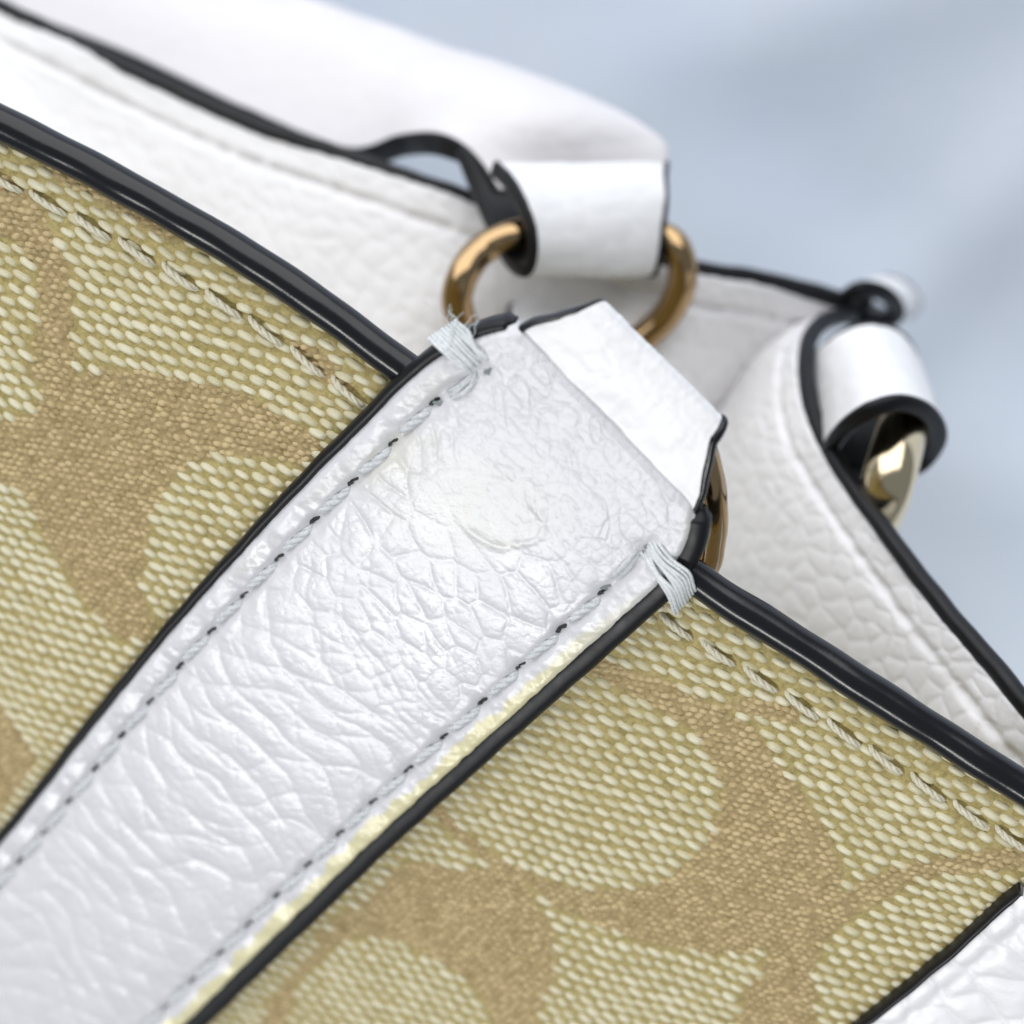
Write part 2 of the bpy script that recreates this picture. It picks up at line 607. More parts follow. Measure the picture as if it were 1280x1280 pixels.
def panel_h(s, t):
    d = edge_t(s) - t
    return 0.25 * vnoise(s / 14, t / 14, 31) - 0.14 * np.exp(-((d - 4.3) / 0.8) ** 2) - 0.5 * (1 - smooth(d, 0.0, 2.2))


HH = panel_h(SS, TT) + 0.10 * vnoise(SS / 0.55, TT / 0.45, 32)
v = F(SS, TT, HH).reshape(-1, 3)
mk = motif(F(SS, TT, 0.0)).astype(float)
mk = (mk + np.roll(mk, 1, 0) + np.roll(mk, -1, 0) + np.roll(mk, 1, 1) + np.roll(mk, -1, 1)) / 5
vb = F(SS, TT, HH - 1.6).reshape(-1, 3)
nn = ns * ntt
fc = gridfaces(ntt, ns, 0, flip=True) + gridfaces(ntt, ns, nn)
for j in range(ns - 1):
    fc.append((j, j + 1, nn + j + 1, nn + j)); k = (ntt - 1) * ns
    fc.append((k + j + 1, k + j, nn + k + j, nn + k + j + 1))
front = mesh("front_panel", np.vstack([v, vb]), fc, MAT["canvas"], bag, col={"motif": np.r_[mk.ravel(), mk.ravel()]})
front["label"] = "signature canvas front panel with tan monogram on cream weave"

# black bead along the top edge
es = np.linspace(-84, 84, 420)
pe = F(es, edge_t(es) + 0.25, -0.15)
pe = pe + NF * (0.05 * np.sin(es / 2.1) + 0.04 * np.sin(es / 0.9 + 1))[:, None]
tg, _, _ = frames(pe)
out = nrm(np.cross(tg, NF)) * -1
if (out @ TA).mean() < 0:
    out = -out
hw = 1.42 + 0.05 * vnoise(es / 4, es * 0, 8)
rim("edge_paint", pe, np.repeat(NF[None], len(pe), 0), out, hw, hw * 0.98, MAT["black"], front, seg=28, ex=1.0)

# --- weave
J = np.array([st(301, 420) - st(300, 420), st(300, 421) - st(300, 420)]).T


def pxv(dx, dy):
    return J @ np.array([dx, dy])


E1, E2, EFL = pxv(21.2, 4.5), pxv(-10.2, 14.7), nrm(pxv(1.0, 0.58))
ang_f = math.atan2(EFL[1], EFL[0])


def yarn_geo(L, Wd, Hh, nl=7, nw=5):
    """one yarn float lying along +x: pillow with tapering ends"""
    vs = []
    for i in range(nl):
        u = -1 + 2 * i / (nl - 1)
        w = (1 - abs(u) ** 3.2) ** 0.5 if abs(u) < 1 else 0.0
        w = max(w, 0.22)
        for k in range(nw):
            th = math.pi * k / (nw - 1)
            vs.append((u * L / 2, math.cos(th) * Wd / 2 * w, math.sin(th) * Hh * (0.25 + 0.75 * w) - 0.30 * abs(u) ** 3))
    f = gridfaces(nl, nw)
    return np.array(vs), f


STRAP_POLY_PX = [(-140, 1205), (0, 1040), (120, 888), (215, 772), (330, 645), (430, 540), (510, 460), (560, 424), (640, 405), (872, 640), (868, 690), (830, 757), (730, 845), (620, 945), (500, 1050), (400, 1140), (250, 1280), (100, 1420)]


def hidden(q):
    # under the strap (with a margin so the cloth runs on beneath it)
    c = np.array([430.0, 850.0])
    return inpoly(c[0] + (q[:, 0] - c[0]) * 1.16, c[1] + (q[:, 1] - c[1]) * 1.10, STRAP_POLY_PX)


def lattice(e1, e2, jit):
    I, Jx = np.meshgrid(np.arange(-170, 171), np.arange(-170, 171))
    p = I.ravel()[:, None] * e1 + Jx.ravel()[:, None] * e2
    # slow drift, so the rows are not ruler straight
    p = p + np.stack([0.5 * vnoise(p[:, 0] / 9, p[:, 1] / 9, 41), 0.5 * vnoise(p[:, 0] / 9, p[:, 1] / 9, 42)], 1)
    p = p + rng.normal(0, jit, p.shape)
    ok = (p[:, 0] > s0 + 1) & (p[:, 0] < s1 - 1) & (p[:, 1] < edge_t(p[:, 0]) - 1.0)
    p = p[ok]
    q = proj(F(p[:, 0], p[:, 1], 0.0))
    ok = (q[:, 0] > -200) & (q[:, 0] < 1600) & (q[:, 1] > 40) & (q[:, 1] < 1500)
    p, q = p[ok], q[ok]
    ok = ~hidden(q)
    return p[ok], q[ok]


p, q = lattice(E1, E2, 0.055)
mk = motif(F(p[:, 0], p[:, 1], 0.0))
d_edge = edge_t(p[:, 0]) - p[:, 1]
keep = ~mk & (np.abs(d_edge - 4.3) > 0.22) & (rng.random(len(p)) > 0.004)
p, q = p[keep], q[keep]
variants = [yarn_geo(1.85 * a, 0.74 * b_, 0.29 * c_) for a, b_, c_ in ((1, 1, 1), (1.1, 0.95, 0.9), (0.92, 1.08, 1.1), (1.04, 0.9, 1.0), (1.15, 1.02, 0.85))]
var_i = rng.integers(0, 5, len(p))
turn = rng.normal(0, 0.06, len(p)) + 0.12 * vnoise(p[:, 0] / 12, p[:, 1] / 12, 51)
scl = rng.uniform(0.88, 1.1, len(p))
inframe = (q[:, 0] > 0) & (q[:, 0] < 1280) & (q[:, 1] > 0) & (q[:, 1] < 1280)
order = np.argsort(np.where(inframe, q[:, 2], 1e6))
near = np.zeros(len(p), bool); near[order[:300]] = True
vmesh = []
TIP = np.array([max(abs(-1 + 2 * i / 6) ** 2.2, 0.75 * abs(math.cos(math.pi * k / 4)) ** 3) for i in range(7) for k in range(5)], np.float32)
for k, (vv, ff) in enumerate(variants):
    me = bpy.data.meshes.new("yarn")
    me.from_pydata((vv * 0.001).tolist(), [], ff)
    me.polygons.foreach_set("use_smooth", [True] * len(me.polygons))
    me.attributes.new("tip", "FLOAT", "POINT").data.foreach_set("value", TIP)
    me.materials.append(MAT["yarn"])
    vmesh.append(me)
hh = panel_h(p[:, 0], p[:, 1])
SV, SF = [], []
base = 0
for i in range(len(p)):
    a = ang_f + turn[i]
    ex = (math.cos(a) * SA + math.sin(a) * TA); ey = (-math.sin(a) * SA + math.cos(a) * TA)
    pos = F(p[i, 0], p[i, 1], hh[i] - 0.02)
    if near[i]:
        o = bpy.data.objects.new("yarn", vmesh[var_i[i]])
        COL.objects.link(o)
        o.parent = front
        mm = Matrix.Identity(4)
        for r_ in range(3):
            mm[r_][0] = ex[r_] * scl[i]; mm[r_][1] = ey[r_] * scl[i]; mm[r_][2] = NF[r_] * scl[i]; mm[r_][3] = pos[r_] * 0.001
        o.matrix_world = mm
    else:
        vv, ff = variants[var_i[i]]
        w = vv * scl[i]
        SV.append(pos + w[:, :1] * ex + w[:, 1:2] * ey + w[:, 2:] * NF)
        SF.extend([tuple(x + base for x in f_) for f_ in ff])
        base += len(vv)
wv = mesh("cream_weave", np.vstack(SV), SF, MAT["yarn"], front, col={"tip": np.tile(TIP, len(SV))})
wv["kind"] = "stuff"

# tan monogram: finer, tighter knots
p, q = lattice(E1 * 0.5, E2 * 0.5, 0.07)
keep = motif(F(p[:, 0], p[:, 1], 0.0)) | (rng.random(len(p)) < 0.0)
keep &= rng.random(len(p)) > 0.05
p = p[keep]
kg, kf = yarn_geo(1.05, 0.50, 0.22, 5, 4)
hh = panel_h(p[:, 0], p[:, 1])
tr = ang_f + 0.35 + rng.normal(0, 0.28, len(p)); sc_ = rng.uniform(0.8, 1.15, len(p))
ex = np.cos(tr)[:, None] * SA + np.sin(tr)[:, None] * TA; ey = -np.sin(tr)[:, None] * SA + np.cos(tr)[:, None] * TA
pos = F(p[:, 0], p[:, 1], hh - 0.03)
w = kg[None] * sc_[:, None, None]
vv = pos[:, None] + w[..., :1] * ex[:, None] + w[..., 1:2] * ey[:, None] + w[..., 2:] * NF
nk = len(kg)
ff = [tuple(x + i * nk for x in f_) for i in range(len(p)) for f_ in kf]
wv = mesh("tan_monogram_weave", vv.reshape(-1, 3), ff, MAT["yarn_tan"], front)
wv["kind"] = "stuff"


# --- twisted thread stitches
def stitch(name, pts, r, mat, parent, plies=3, pitch=1.3, seg=6, n=22):
    """a short twisted cord through world points pts"""
    c = catmull(pts, n)
    L = np.r_[0, np.cumsum(np.linalg.norm(np.diff(c, axis=0), axis=1))]
    t, a, b_ = frames(c)
    u = np.linspace(-1, 1, n)
    env = np.maximum(1 - np.abs(u) ** 4, 0.25)
    V, Fc = [], []
    for k in range(plies):
        ph = 2 * math.pi * (L / pitch + k / plies)
        off = (np.cos(ph)[:, None] * a + np.sin(ph)[:, None] * b_) * (r * 0.46 * env)[:, None]
        v_, f_ = tube_geo(c + off, r * 0.66 * env, seg)
        Fc.extend([tuple(x + len(V) * len(v_) for x in q_) for q_ in f_]); V.append(v_)
    return mesh(name, np.vstack(V), Fc, mat, parent)


def shade_patch(name, c, d, nor, L, Wd, Dp, mat, parent):
    """needle hole drawn as a small dark patch on the surface, its shade put in as colour"""
    d = nrm(d); e = np.cross(nor, d)
    vs, nseg = [], 10
    for rr_, hh_ in ((1.0, 0.0), (0.72, 0.03), (0.3, 0.035)):
        for k in range(nseg):
            th = 2 * math.pi * k / nseg
            wb = 1 + 0.25 * math.sin(3 * th + c[0] * 7) + 0.22 * math.sin(5 * th + c[1] * 11)
            vs.append(c + d * math.cos(th) * L / 2 * rr_ * wb + e * math.sin(th) * Wd / 2 * rr_ * wb + nor * (hh_ * Dp - 0.01))
    f = gridfaces(3, nseg, 0, True) + [tuple(range(2 * nseg, 3 * nseg))]
    return mesh(name, np.array(vs), f, mat, parent)


# canvas seam: cream stitches parallel to the bead
LS = np.array([0.0])
seam = F(es, edge_t(es) - 4.3, 0.0)
Ls = np.r_[0, np.cumsum(np.linalg.norm(np.diff(seam, axis=0), axis=1))]
pitch = 4.0
k = 0
while (k + 1) * pitch < Ls[-1]:
    a0, a1 = k * pitch - 0.05, (k + 1) * pitch - 0.05
    k += 1
    si = np.interp([a0, a0 + 0.7, (a0 + a1) / 2, a1 - 0.7, a1], Ls, es)
    jt = random.uniform(-0.12, 0.12)
    dt = np.array([0.38 + jt, 0.14, 0.0, -0.12, -0.32 + jt])
    hs = np.array([-0.45, 0.20, 0.36, 0.22, -0.45])
    pts = F(si, edge_t(si) - 4.3 + dt, hs + 0.25 * vnoise(si / 14, (edge_t(si) - 4.3) / 14, 31))
    q = proj(pts[2])
    if not (-60 < q[0] < 1340) or inpoly(np.array([q[0]]), np.array([q[1]]), STRAP_POLY_PX)[0]:
        continue
    stitch("stitch", pts, 0.28, MAT["thread_cream"], front, 3, 2.3)

# ------------------------------------------------------------------ white strap tab sewn on the front
HT = 2.8
LEFT = [(-150, 1222), (0, 1050), (120, 898), (215, 783), (330, 655), (430, 552), (512, 470), (562, 436), (606, 418), (640, 410)]
RIGHT = [(104, 1404), (238, 1282), (385, 1140), (487, 1042), (607, 935), (715, 838), (812, 752), (846, 712), (862, 680), (868, 642)]
Lst = np.array([st(x, y, HT) for x, y in LEFT]); Rst = np.array([st(x, y, HT) for x, y in RIGHT])
na, nc = 720, 270
Lc, Rc = rowcurve(Lst, na), rowcurve(Rst, na)
f = np.linspace(0, 1, nc)
G = Lc[:, None] * (1 - f[None, :, None]) + Rc[:, None] * f[None, :, None]
S_, T_ = G[..., 0], G[..., 1]
wid = np.linalg.norm(Rc - Lc, axis=1)[:, None]
dl = f[None] * wid; dr = (1 - f[None]) * wid
dside = np.minimum(dl, dr)
Q = proj(F(S_, T_, HT)); PX, PY = Q[..., 0], Q[..., 1]
INS_L, INS_R = 2.8, 2.9
_d = st(310, 1080, HT) - st(255, 1000, HT)          # the grain's long axis
PANG = math.pi / 2 - math.atan2(_d[1], _d[0])


PITCH = 5.15
LASTHOLE = {"L": (548, 508), "R": (752, 738)}
LGS, HOLE_E = {}, {}
for k_ in "LR":
    ff_ = ((INS_L / wid[:, 0]) if k_ == "L" else 1 - INS_R / wid[:, 0])[:, None]
    c_ = Lc * (1 - ff_) + Rc * ff_
    LGS[k_] = np.r_[0, np.cumsum(np.linalg.norm(np.diff(c_, axis=0), axis=1))]
    q_ = proj(F(c_[:, 0], c_[:, 1], HT))
    HOLE_E[k_] = LGS[k_][np.argmin(np.hypot(q_[:, 0] - LASTHOLE[k_][0], q_[:, 1] - LASTHOLE[k_][1]))]


def body(S_, T_, PX, PY, dl, dr):
    # worn, flattened zone at the sewn end
    along = (PX * 0.70 - PY * 0.71)
    worn = smooth(along + 40 * vnoise(PX / 90, PY / 90, 61), -60, 60)
    lowz = smooth(-along, 80, 420)
    dvec = lambda a_, b_: tuple(nrm(st(*b_, HT) - st(*a_, HT)))
    peb = (0.25 + 0.60 * lowz) * scales(S_, T_, dvec((250, 980), (305, 1063)), dvec((250, 980), (343, 1016)), 3.1, 3.6, 2.0) + (0.75 - 0.60 * lowz) * pebble(S_, T_, 2.2, 1.6, 2.0, PANG)
    peb2 = pebble(S_ + 40, T_, 1.15, 1.2, 5.0, 0.3)
    cg = st(580, 640, HT)
    flat_ = 1 - 0.75 * np.exp(-(np.hypot(S_ - cg[0], T_ - cg[1]) / 5.2) ** 4)
    amp = flat_ * (0.155 + 0.085 * lowz) * (1 - 0.72 * worn)
    on = 1 - smooth(along, 62, 112)
    mid = smooth(np.minimum(dl - INS_L, dr - INS_R), -0.1, 1.4) * on + (1 - on) * smooth(np.minimum(dl, dr), 0.0, 1.5)
    h = amp * (peb - 0.6) * (0.25 + 0.75 * mid) + 0.035 * flat_ * (peb2 - 0.5) * (0.75 + 0.25 * worn)
    h = h + on * 0.35 * smooth(np.minimum(dl - INS_L, dr - INS_R), 0.0, 5.0) + (1 - on) * 0.18
    # stitch grooves and the puckered margins outside them
    gl = np.exp(-((dl - INS_L - 0.12 * vnoise(T_ / 1.3, S_ * 0, 77)) / 0.45) ** 2); gr = np.exp(-((dr - INS_R - 0.12 * vnoise(T_ / 1.3, S_ * 0, 78)) / 0.45) ** 2)
    h = h - 0.55 * on * np.maximum(gl, gr)
    for dd, ins, k_ in ((dl, INS_L, "L"), (dr, INS_R, "R")):
        cs = np.cos(2 * np.pi * (HOLE_E[k_] - 0.3 - LGS[k_]) / PITCH)[:, None]
        h = h - on * 0.30 * np.exp(-((dd - ins) / 0.9) ** 2) * np.clip(cs - 0.55, 0, 1) / 0.45 + on * 0.10 * np.exp(-((dd - ins + 1.3) / 0.9) ** 2) * (-cs)
    h = h - 0.55 * (1 - smooth(np.minimum(dl, dr), 0.0, 1.1)) ** 2
    mar = np.maximum(1 - smooth(dl, INS_L - 0.5, INS_L), 1 - smooth(dr, INS_R - 0.5, INS_R))
    h = h + mar * (0.07 * vnoise(S_ / 0.9, T_ / 0.9, 63) + 0.025 * vnoise(S_ / 0.4, T_ / 0.4, 64))
    # fine dry wrinkles on the worn end
    wr = np.abs(vnoise(S_ / 1.6 + 0.6 * vnoise(S_ / 3, T_ / 3, 66), T_ / 1.1, 65))
    wr2 = np.abs(vnoise((S_ + T_) / 1.3, (S_ - T_) / 2.6 + 0.5 * vnoise(S_ / 2, T_ / 2, 68), 67))
    h = h - flat_ * worn * mid * (0.055 * np.exp(-(wr / 0.13) ** 2) + 0.05 * np.exp(-(wr2 / 0.10) ** 2)) * (0.4 + 0.6 * smooth(vnoise(S_ / 3, T_ / 3, 69), -0.3, 0.5))
    # imprint of the rivet: shallow raised ring
    c = st(628, 640, HT)
    rr_ = np.hypot(S_ - c[0], (T_ - c[1]) * 1.0)
    an = np.arctan2(T_ - c[1], S_ - c[0])
    rw = 3.1 + 0.25 * np.sin(3 * an + 1) + 0.15 * np.sin(5 * an)
    h = h + 0.08 * np.exp(-((rr_ - rw) / 0.34) ** 2) * np.clip(0.45 + 0.55 * np.cos(an + 0.35) + 0.35 * vnoise(S_ / 1.3, T_ / 1.3, 79), 0, 1) - 0.03 * (1 - smooth(rr_, rw - 1.5, rw))
    return h, worn, peb, rr_, rw, an, mid


hb, worn, peb, rr_, rw, an, mid = body(S_, T_, PX, PY, dl, dr)
# the row next to the fold ends thin; sewn end dips a little
top_fall = 0.25 * smooth(np.arange(na) / na, 0.97, 1.0)[:, None] * np.ones((1, nc))
HTOP = HT - 0.25 + hb - top_fall
top = F(S_, T_, HTOP)
# stains (their own shapes): yellowed glue along the right margin, ring mark, spots at the left margin
wob = vnoise(T_ / 2.0, S_ * 0, 71) * 0.35 + vnoise(T_ / 0.7, S_ * 0 + 3, 72) * 0.18
low = smooth(-PX + PY, -120, 260)
yl = (1 - smooth(dr + wob, 0.7 + 0.75 * low, 1.25 + 0.75 * low)) * (0.12 + 0.78 * low)
sp = lambda x, y, rx, ry, a_: np.exp(-((((PX - x) * math.cos(a_) + (PY - y) * math.sin(a_)) / rx) ** 2 + ((-(PX - x) * math.sin(a_) + (PY - y) * math.cos(a_)) / ry) ** 2) ** 2)
nz = 0.75 + 0.35 * vnoise(S_ / 1.2, T_ / 1.2, 73)
yl = yl + nz * (0.22 * sp(492, 575, 62, 30, -0.5) + 0.14 * sp(532, 490, 40, 16, -0.75) + 0.12 * sp(405, 610, 45, 9, -0.78) + 0.10 * sp(310, 705, 50, 8, -0.78))
yl = yl + 0.22 * np.exp(-((rr_ - rw + 0.2) / 0.5) ** 2) * np.clip(-np.sin(an - 0.2) * 1.0, 0, 1) * nz
gz = 0.8 + 0.25 * vnoise(S_ / 1.1, T_ / 1.1, 76)
glue = np.clip((0.72 * sp(585, 632, 112, 62, 0.10) + 0.30 * np.exp(-((rr_ - rw + 0.35) / 0.55) ** 2) * np.clip(0.3 - np.sin(an + 0.6), 0, 1)) * gz, 0, 1)
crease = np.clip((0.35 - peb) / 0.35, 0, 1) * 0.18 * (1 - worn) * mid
bot = F(S_, T_, HT - 2.3 + 0 * S_)
nn = na * nc
fc = gridfaces(na, nc) + gridfaces(na, nc, nn, flip=True)
z0 = np.zeros(nn)
for i in range(na - 1):
    a0 = i * nc; b0 = (i + 1) * nc
    fc.append((a0, b0, nn + b0, nn + a0)); fc.append((b0 + nc - 1, a0 + nc - 1, nn + a0 + nc - 1, nn + b0 + nc - 1))
for j in range(nc - 1):
    a0 = (na - 1) * nc + j
    fc.append((a0, a0 + 1, nn + a0 + 1, nn + a0))
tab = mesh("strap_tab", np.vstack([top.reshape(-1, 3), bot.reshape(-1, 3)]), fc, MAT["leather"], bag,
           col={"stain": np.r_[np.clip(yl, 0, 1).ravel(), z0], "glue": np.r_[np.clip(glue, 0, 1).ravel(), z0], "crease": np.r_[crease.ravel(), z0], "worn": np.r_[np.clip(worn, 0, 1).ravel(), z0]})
tab["label"] = "white pebbled leather strap end stitched onto the canvas, yellowed along its edge"


def edge_out(c, sign):
    t = np.gradient(c, axis=0); t = nrm(t)
    o = np.stack([t[:, 1], -t[:, 0]], 1) * sign
    return o


aa = np.linspace(0, 1, na)
oL = edge_out(Lc, -1); oR = edge_out(Rc, 1)
thick = 1.28
for c, o2, ho in ((Lc, oL, 0.50 + 0.08 * aa), (Rc, oR, 1.35 - 0.25 * aa)):
    o3 = o2[:, :1] * SA + o2[:, 1:] * TA
    pc = F(c[:, 0], c[:, 1], HT - 1.62) + o3 * 0.10
    rim("edge_paint", pc[::2], np.repeat(NF[None], len(pc[::2]), 0), o3[::2], (thick * (1 - 0.55 * smooth(aa, 0.955, 1.0)))[::2], (ho * (1 - 0.5 * smooth(aa, 0.955, 1.0)))[::2], MAT["black_dull"], tab, wob=0.02)

# stitches of the tab, thread sunk in the groove, with dark patches for the shaded needle holes between


def groove_line(which):
    w = wid[:, 0]
    ff_ = (INS_L / w) if which == "L" else 1 - INS_R / w
    c = Lc * (1 - ff_[:, None]) + Rc * ff_[:, None]
    jj = np.clip((ff_ * (nc - 1)).round().astype(int), 0, nc - 1)
    h = HTOP[np.arange(na), jj]
    return c, h


for side in "LR":
    c, h = groove_line(side)
    Lg = np.r_[0, np.cumsum(np.linalg.norm(np.diff(c, axis=0), axis=1))]
    qq = proj(F(c[:, 0], c[:, 1], h))
    k0 = np.argmin(np.hypot(qq[:, 0] - LASTHOLE[side][0], qq[:, 1] - LASTHOLE[side][1]))
    e = HOLE_E[side]
    at_ = lambda l, dh, off=0.0: F(np.interp(l, Lg, c[:, 0]) + off, np.interp(l, Lg, c[:, 1]), np.interp(l, Lg, h) + dh)
    pitch = PITCH
    while e - pitch > 0.5:
        j0 = random.uniform(-0.15, 0.15)
        ls = np.array([e - 0.75, e - 1.4, e - pitch / 2, e - pitch + 1.1 + j0, e - pitch + 0.5 + j0])
        of = random.uniform(-0.10, 0.10)
        pts = at_(ls, np.array([-0.25, 0.14, 0.16, 0.14, -0.25]), np.array([0.30, 0.18, of, -0.18, -0.30]))
        if proj(pts[2])[1] < 1330:
            stitch("stitch", pts, 0.40, MAT["thread_white"], tab, 3, 3.4, 7, 20)
            dv = at_(e, 0) - at_(e - 0.6, 0)
            dv = nrm(dv) + 0.45 * SA * (1 if side == "L" else 1)
            shade_patch("needle_hole_shade", at_(e - 0.15 + random.uniform(-0.2, 0.2), random.uniform(0.02, 0.13)), dv, NF, random.uniform(1.3, 2.1), random.uniform(0.24, 0.42), 1.0, MAT["hole"], tab)
            shade_patch("needle_hole_shade", at_(e - 0.72, 0.14, -0.12), dv, NF, random.uniform(0.5, 0.8), 0.36, 1.0, MAT["hole"], tab)
        e -= pitch

# last heavy stitch and the thread lashing round the edge, left and right
lash = [
    # holes, (edge start, edge end), outward pixel step
    ((604, 462), (549, 441), (590, 413), (-16, -14), (548, 508)),
    ((803, 682), (832, 748), (864, 712), (8, 22), (752, 738)),
]


def on_tab(px, py, lift=0.0):
    """point on the tab's top surface at a pixel"""
    d2 = (PX - px) ** 2 + (PY - py) ** 2
    i, j = np.unravel_index(np.argmin(d2), d2.shape)
    return top[i, j] + NF * lift


for hole, e0, e1, ow, prev in lash:
    nS = 9
    ce = ((e0[0] + e1[0]) / 2, (e0[1] + e1[1]) / 2)
    e0, e1 = [tuple(ce[i_] + (q_[i_] - ce[i_]) * 0.80 for i_ in (0, 1)) for q_ in (e0, e1)]
    for k in range(nS):
        u = k / (nS - 1)
        ex_, ey_ = e0[0] + (e1[0] - e0[0]) * u, e0[1] + (e1[1] - e0[1]) * u
        dxe, dye = (e1[0] - e0[0]) * (u - 0.5), (e1[1] - e0[1]) * (u - 0.5)
        pull = random.uniform(0.0, 0.16)
        hx, hy = hole[0] + dxe * 0.62 + random.uniform(-2, 2) + (ex_ - hole[0]) * pull, hole[1] + dye * 0.62 + random.uniform(-2, 2) + (ey_ - hole[1]) * pull
        mx_, my_ = hx * 0.45 + ex_ * 0.55 + random.uniform(-3, 3), hy * 0.45 + ey_ * 0.55 + random.uniform(-3, 3)
        pts = np.array([on_tab(hx, hy, -0.5), on_tab(hx * 0.8 + ex_ * 0.2, hy * 0.8 + ey_ * 0.2, 0.16), on_tab(mx_, my_, 0.30),
                        A(ex_, ey_, HT + 0.10), A(ex_ + ow[0] * 0.75, ey_ + ow[1] * 0.75, HT - 0.75), A(ex_ + ow[0] * 1.05, ey_ + ow[1] * 1.05, HT - 1.9), A(ex_ + ow[0] * 0.9, ey_ + ow[1] * 0.9, HT - 3.2)])
        tube("thread_wrap", catmull(pts, 26), 0.155 + random.uniform(-0.03, 0.04), MAT["thread_blue"], tab, 7, False, True)
    for k in range(4):
        o1, o2 = random.uniform(-5, 5), random.uniform(-5, 5)
        a_ = (hole[0] * 0.88 + prev[0] * 0.12, hole[1] * 0.88 + prev[1] * 0.12); b__ = (prev[0] * 0.85 + hole[0] * 0.15, prev[1] * 0.85 + hole[1] * 0.15)
        pts = np.array([on_tab(a_[0] + o1, a_[1] + o1, -0.35), on_tab((2 * a_[0] + b__[0]) / 3 + o2, (2 * a_[1] + b__[1]) / 3 + o2, 0.18),
                        on_tab((a_[0] + 2 * b__[0]) / 3 + o2, (a_[1] + 2 * b__[1]) / 3 + o2, 0.18), on_tab(b__[0] + o1, b__[1] + o1, -0.35)])
        tube("stitch", catmull(pts, 14), 0.21, MAT["thread_white"], tab, 6, False, True)
    dv = A(hole[0], hole[1], HT) - A(prev[0], prev[1], HT)
    shade_patch("needle_hole_shade", on_tab(hole[0] + 5, hole[1] + 3, 0.06), dv, NF, 0.9, 0.5, 1.0, MAT["hole_shade_soft"], tab)
    shade_patch("needle_hole_shade", on_tab(prev[0], prev[1], 0.06), dv + 5 * SA, NF, 1.3, 0.5, 1.0, MAT["hole_shade_soft"], tab)

# loose fibres at the left lashing
for k in range(11):
    x, y = random.uniform(548, 592), random.uniform(402, 430)
    h0 = HT + random.uniform(-0.6, 0.3)
    pts = [A(x, y + 8, h0)]
    dx, dy = random.uniform(-9, 9), random.uniform(-14, -4)
    for j in range(3):
        x += dx + random.uniform(-7, 7); y += dy * 0.7 + random.uniform(-5, 5)
        pts.append(A(x, y, h0 + 0.5 * j))
    tube("loose_fibre", catmull(pts, 14), 0.035, MAT["thread_blue"], tab, 4)

# ------------------------------------------------------------------ lower strap layer folding over the front ring
QL = [(610, 445), (650, 415), (690, 400), (716, 391)]
QR = [(842, 672), (866, 640), (882, 590), (890, 556)]
rowL = [np.r_[st(*QL[i], h), h] for i, h in enumerate((1.5, 2.05, 2.35, 2.35))]
rowR = [np.r_[st(*QR[i], h), h] for i, h in enumerate((1.5, 2.05, 2.35, 2.35))]
rad = 1.35
for k in range(1, 9):
    th = math.pi * k / 8
    for R_ in (rowL, rowR):
        b0 = R_[3]
        sh = (1.05 if R_ is rowL else -0.55) * rad * min(th / 2.08, 1.0)
        R_.append(np.array([b0[0] + sh, b0[1] + math.sin(th) * rad * 1.25, b0[2] - (1 - math.cos(th)) * rad]))
for k in (4.0, 9.0):
    for R_ in (rowL, rowR):
        b0 = R_[3]
        R_.append(np.array([b0[0] + (1.05 if R_ is rowL else -0.55) * rad, b0[1] - k, b0[2] - 2 * rad - 0.1 * k]))
rowL, rowR = np.array(rowL), np.array(rowR)
na2, nc2 = 110, 90
fl, fr_ = rowcurve(rowL, na2), rowcurve(rowR, na2)
g = fl[:, None] * (1 - np.linspace(0, 1, nc2)[None, :, None]) + fr_[:, None] * np.linspace(0, 1, nc2)[None, :, None]
dn = 0.05 * vnoise(g[..., 0] / 0.8, g[..., 1] / 0.8 + g[..., 2], 81) + 0.03 * vnoise(g[..., 0] / 0.3, g[..., 1] / 0.3, 82) + 0.12 * vnoise(g[..., 0] / 4, g[..., 1] / 3, 83)
P3 = F(g[..., 0], g[..., 1], g[..., 2])
tn = nrm(np.gradient(P3, axis=0)); cn = nrm(np.gradient(P3, axis=1))
nf = nrm(np.cross(cn, tn))
if (nf[5] @ NF).mean() < 0:
    nf = -nf
outer = P3 + nf * dn[..., None]; inner = P3 - nf * 1.1
nn = na2 * nc2
fc = gridfaces(na2, nc2) + gridfaces(na2, nc2, nn, flip=True)
fold_ = mesh("strap_fold", np.vstack([outer.reshape(-1, 3), inner.reshape(-1, 3)]), fc, MAT["leather_smooth"], bag)
fold_["label"] = "smooth bright white leather fold wrapped over the hidden front ring"
for j, sg in ((0, -1), (nc2 - 1, 1)):
    rim("edge_paint", P3[:, j] - nf[:, j] * 0.55 + cn[:, j] * sg * 0.08, nf[:, j], cn[:, j] * sg, 0.66, 0.30 if sg < 0 else 0.42, MAT["black"], fold_, wob=0.04, wl=2)

# front ring: the bar lies in the fold, the rest drops behind the panel
ax0, ax1 = F(*rowL[3]), F(*rowR[3])
cb = (ax0 + ax1) / 2 - NF * rad + TA * 0.2
wdir = nrm(ax1 - ax0); half = np.linalg.norm(ax1 - ax0) / 2 + 1.9
down = nrm(-NF * 0.9 - TA * 0.35)
d_r = float(proj(cb)[2])
dep = lambda x, y, h: float(proj(A(x, y, h))[2])
ring_pts = [cb - wdir * 3.0, cb + wdir * 1.0, cb + wdir * 4.4, W(888, 590, dep(888, 590, -0.6)), W(894, 630, dep(894, 630, -2.2)), W(893, 670, dep(893, 670, -4.2)), W(876, 715, dep(876, 715, -6.0)), W(800, 700, d_r + 13), W(715, 590, d_r + 13), W(700, 500, d_r + 9), W(735, 440, d_r + 4)]
ring_pts = catmull(np.array(ring_pts), 110, True)
rg = tube("ring", np.array(ring_pts), 1.0, MAT["gold"], bag, 20, True)
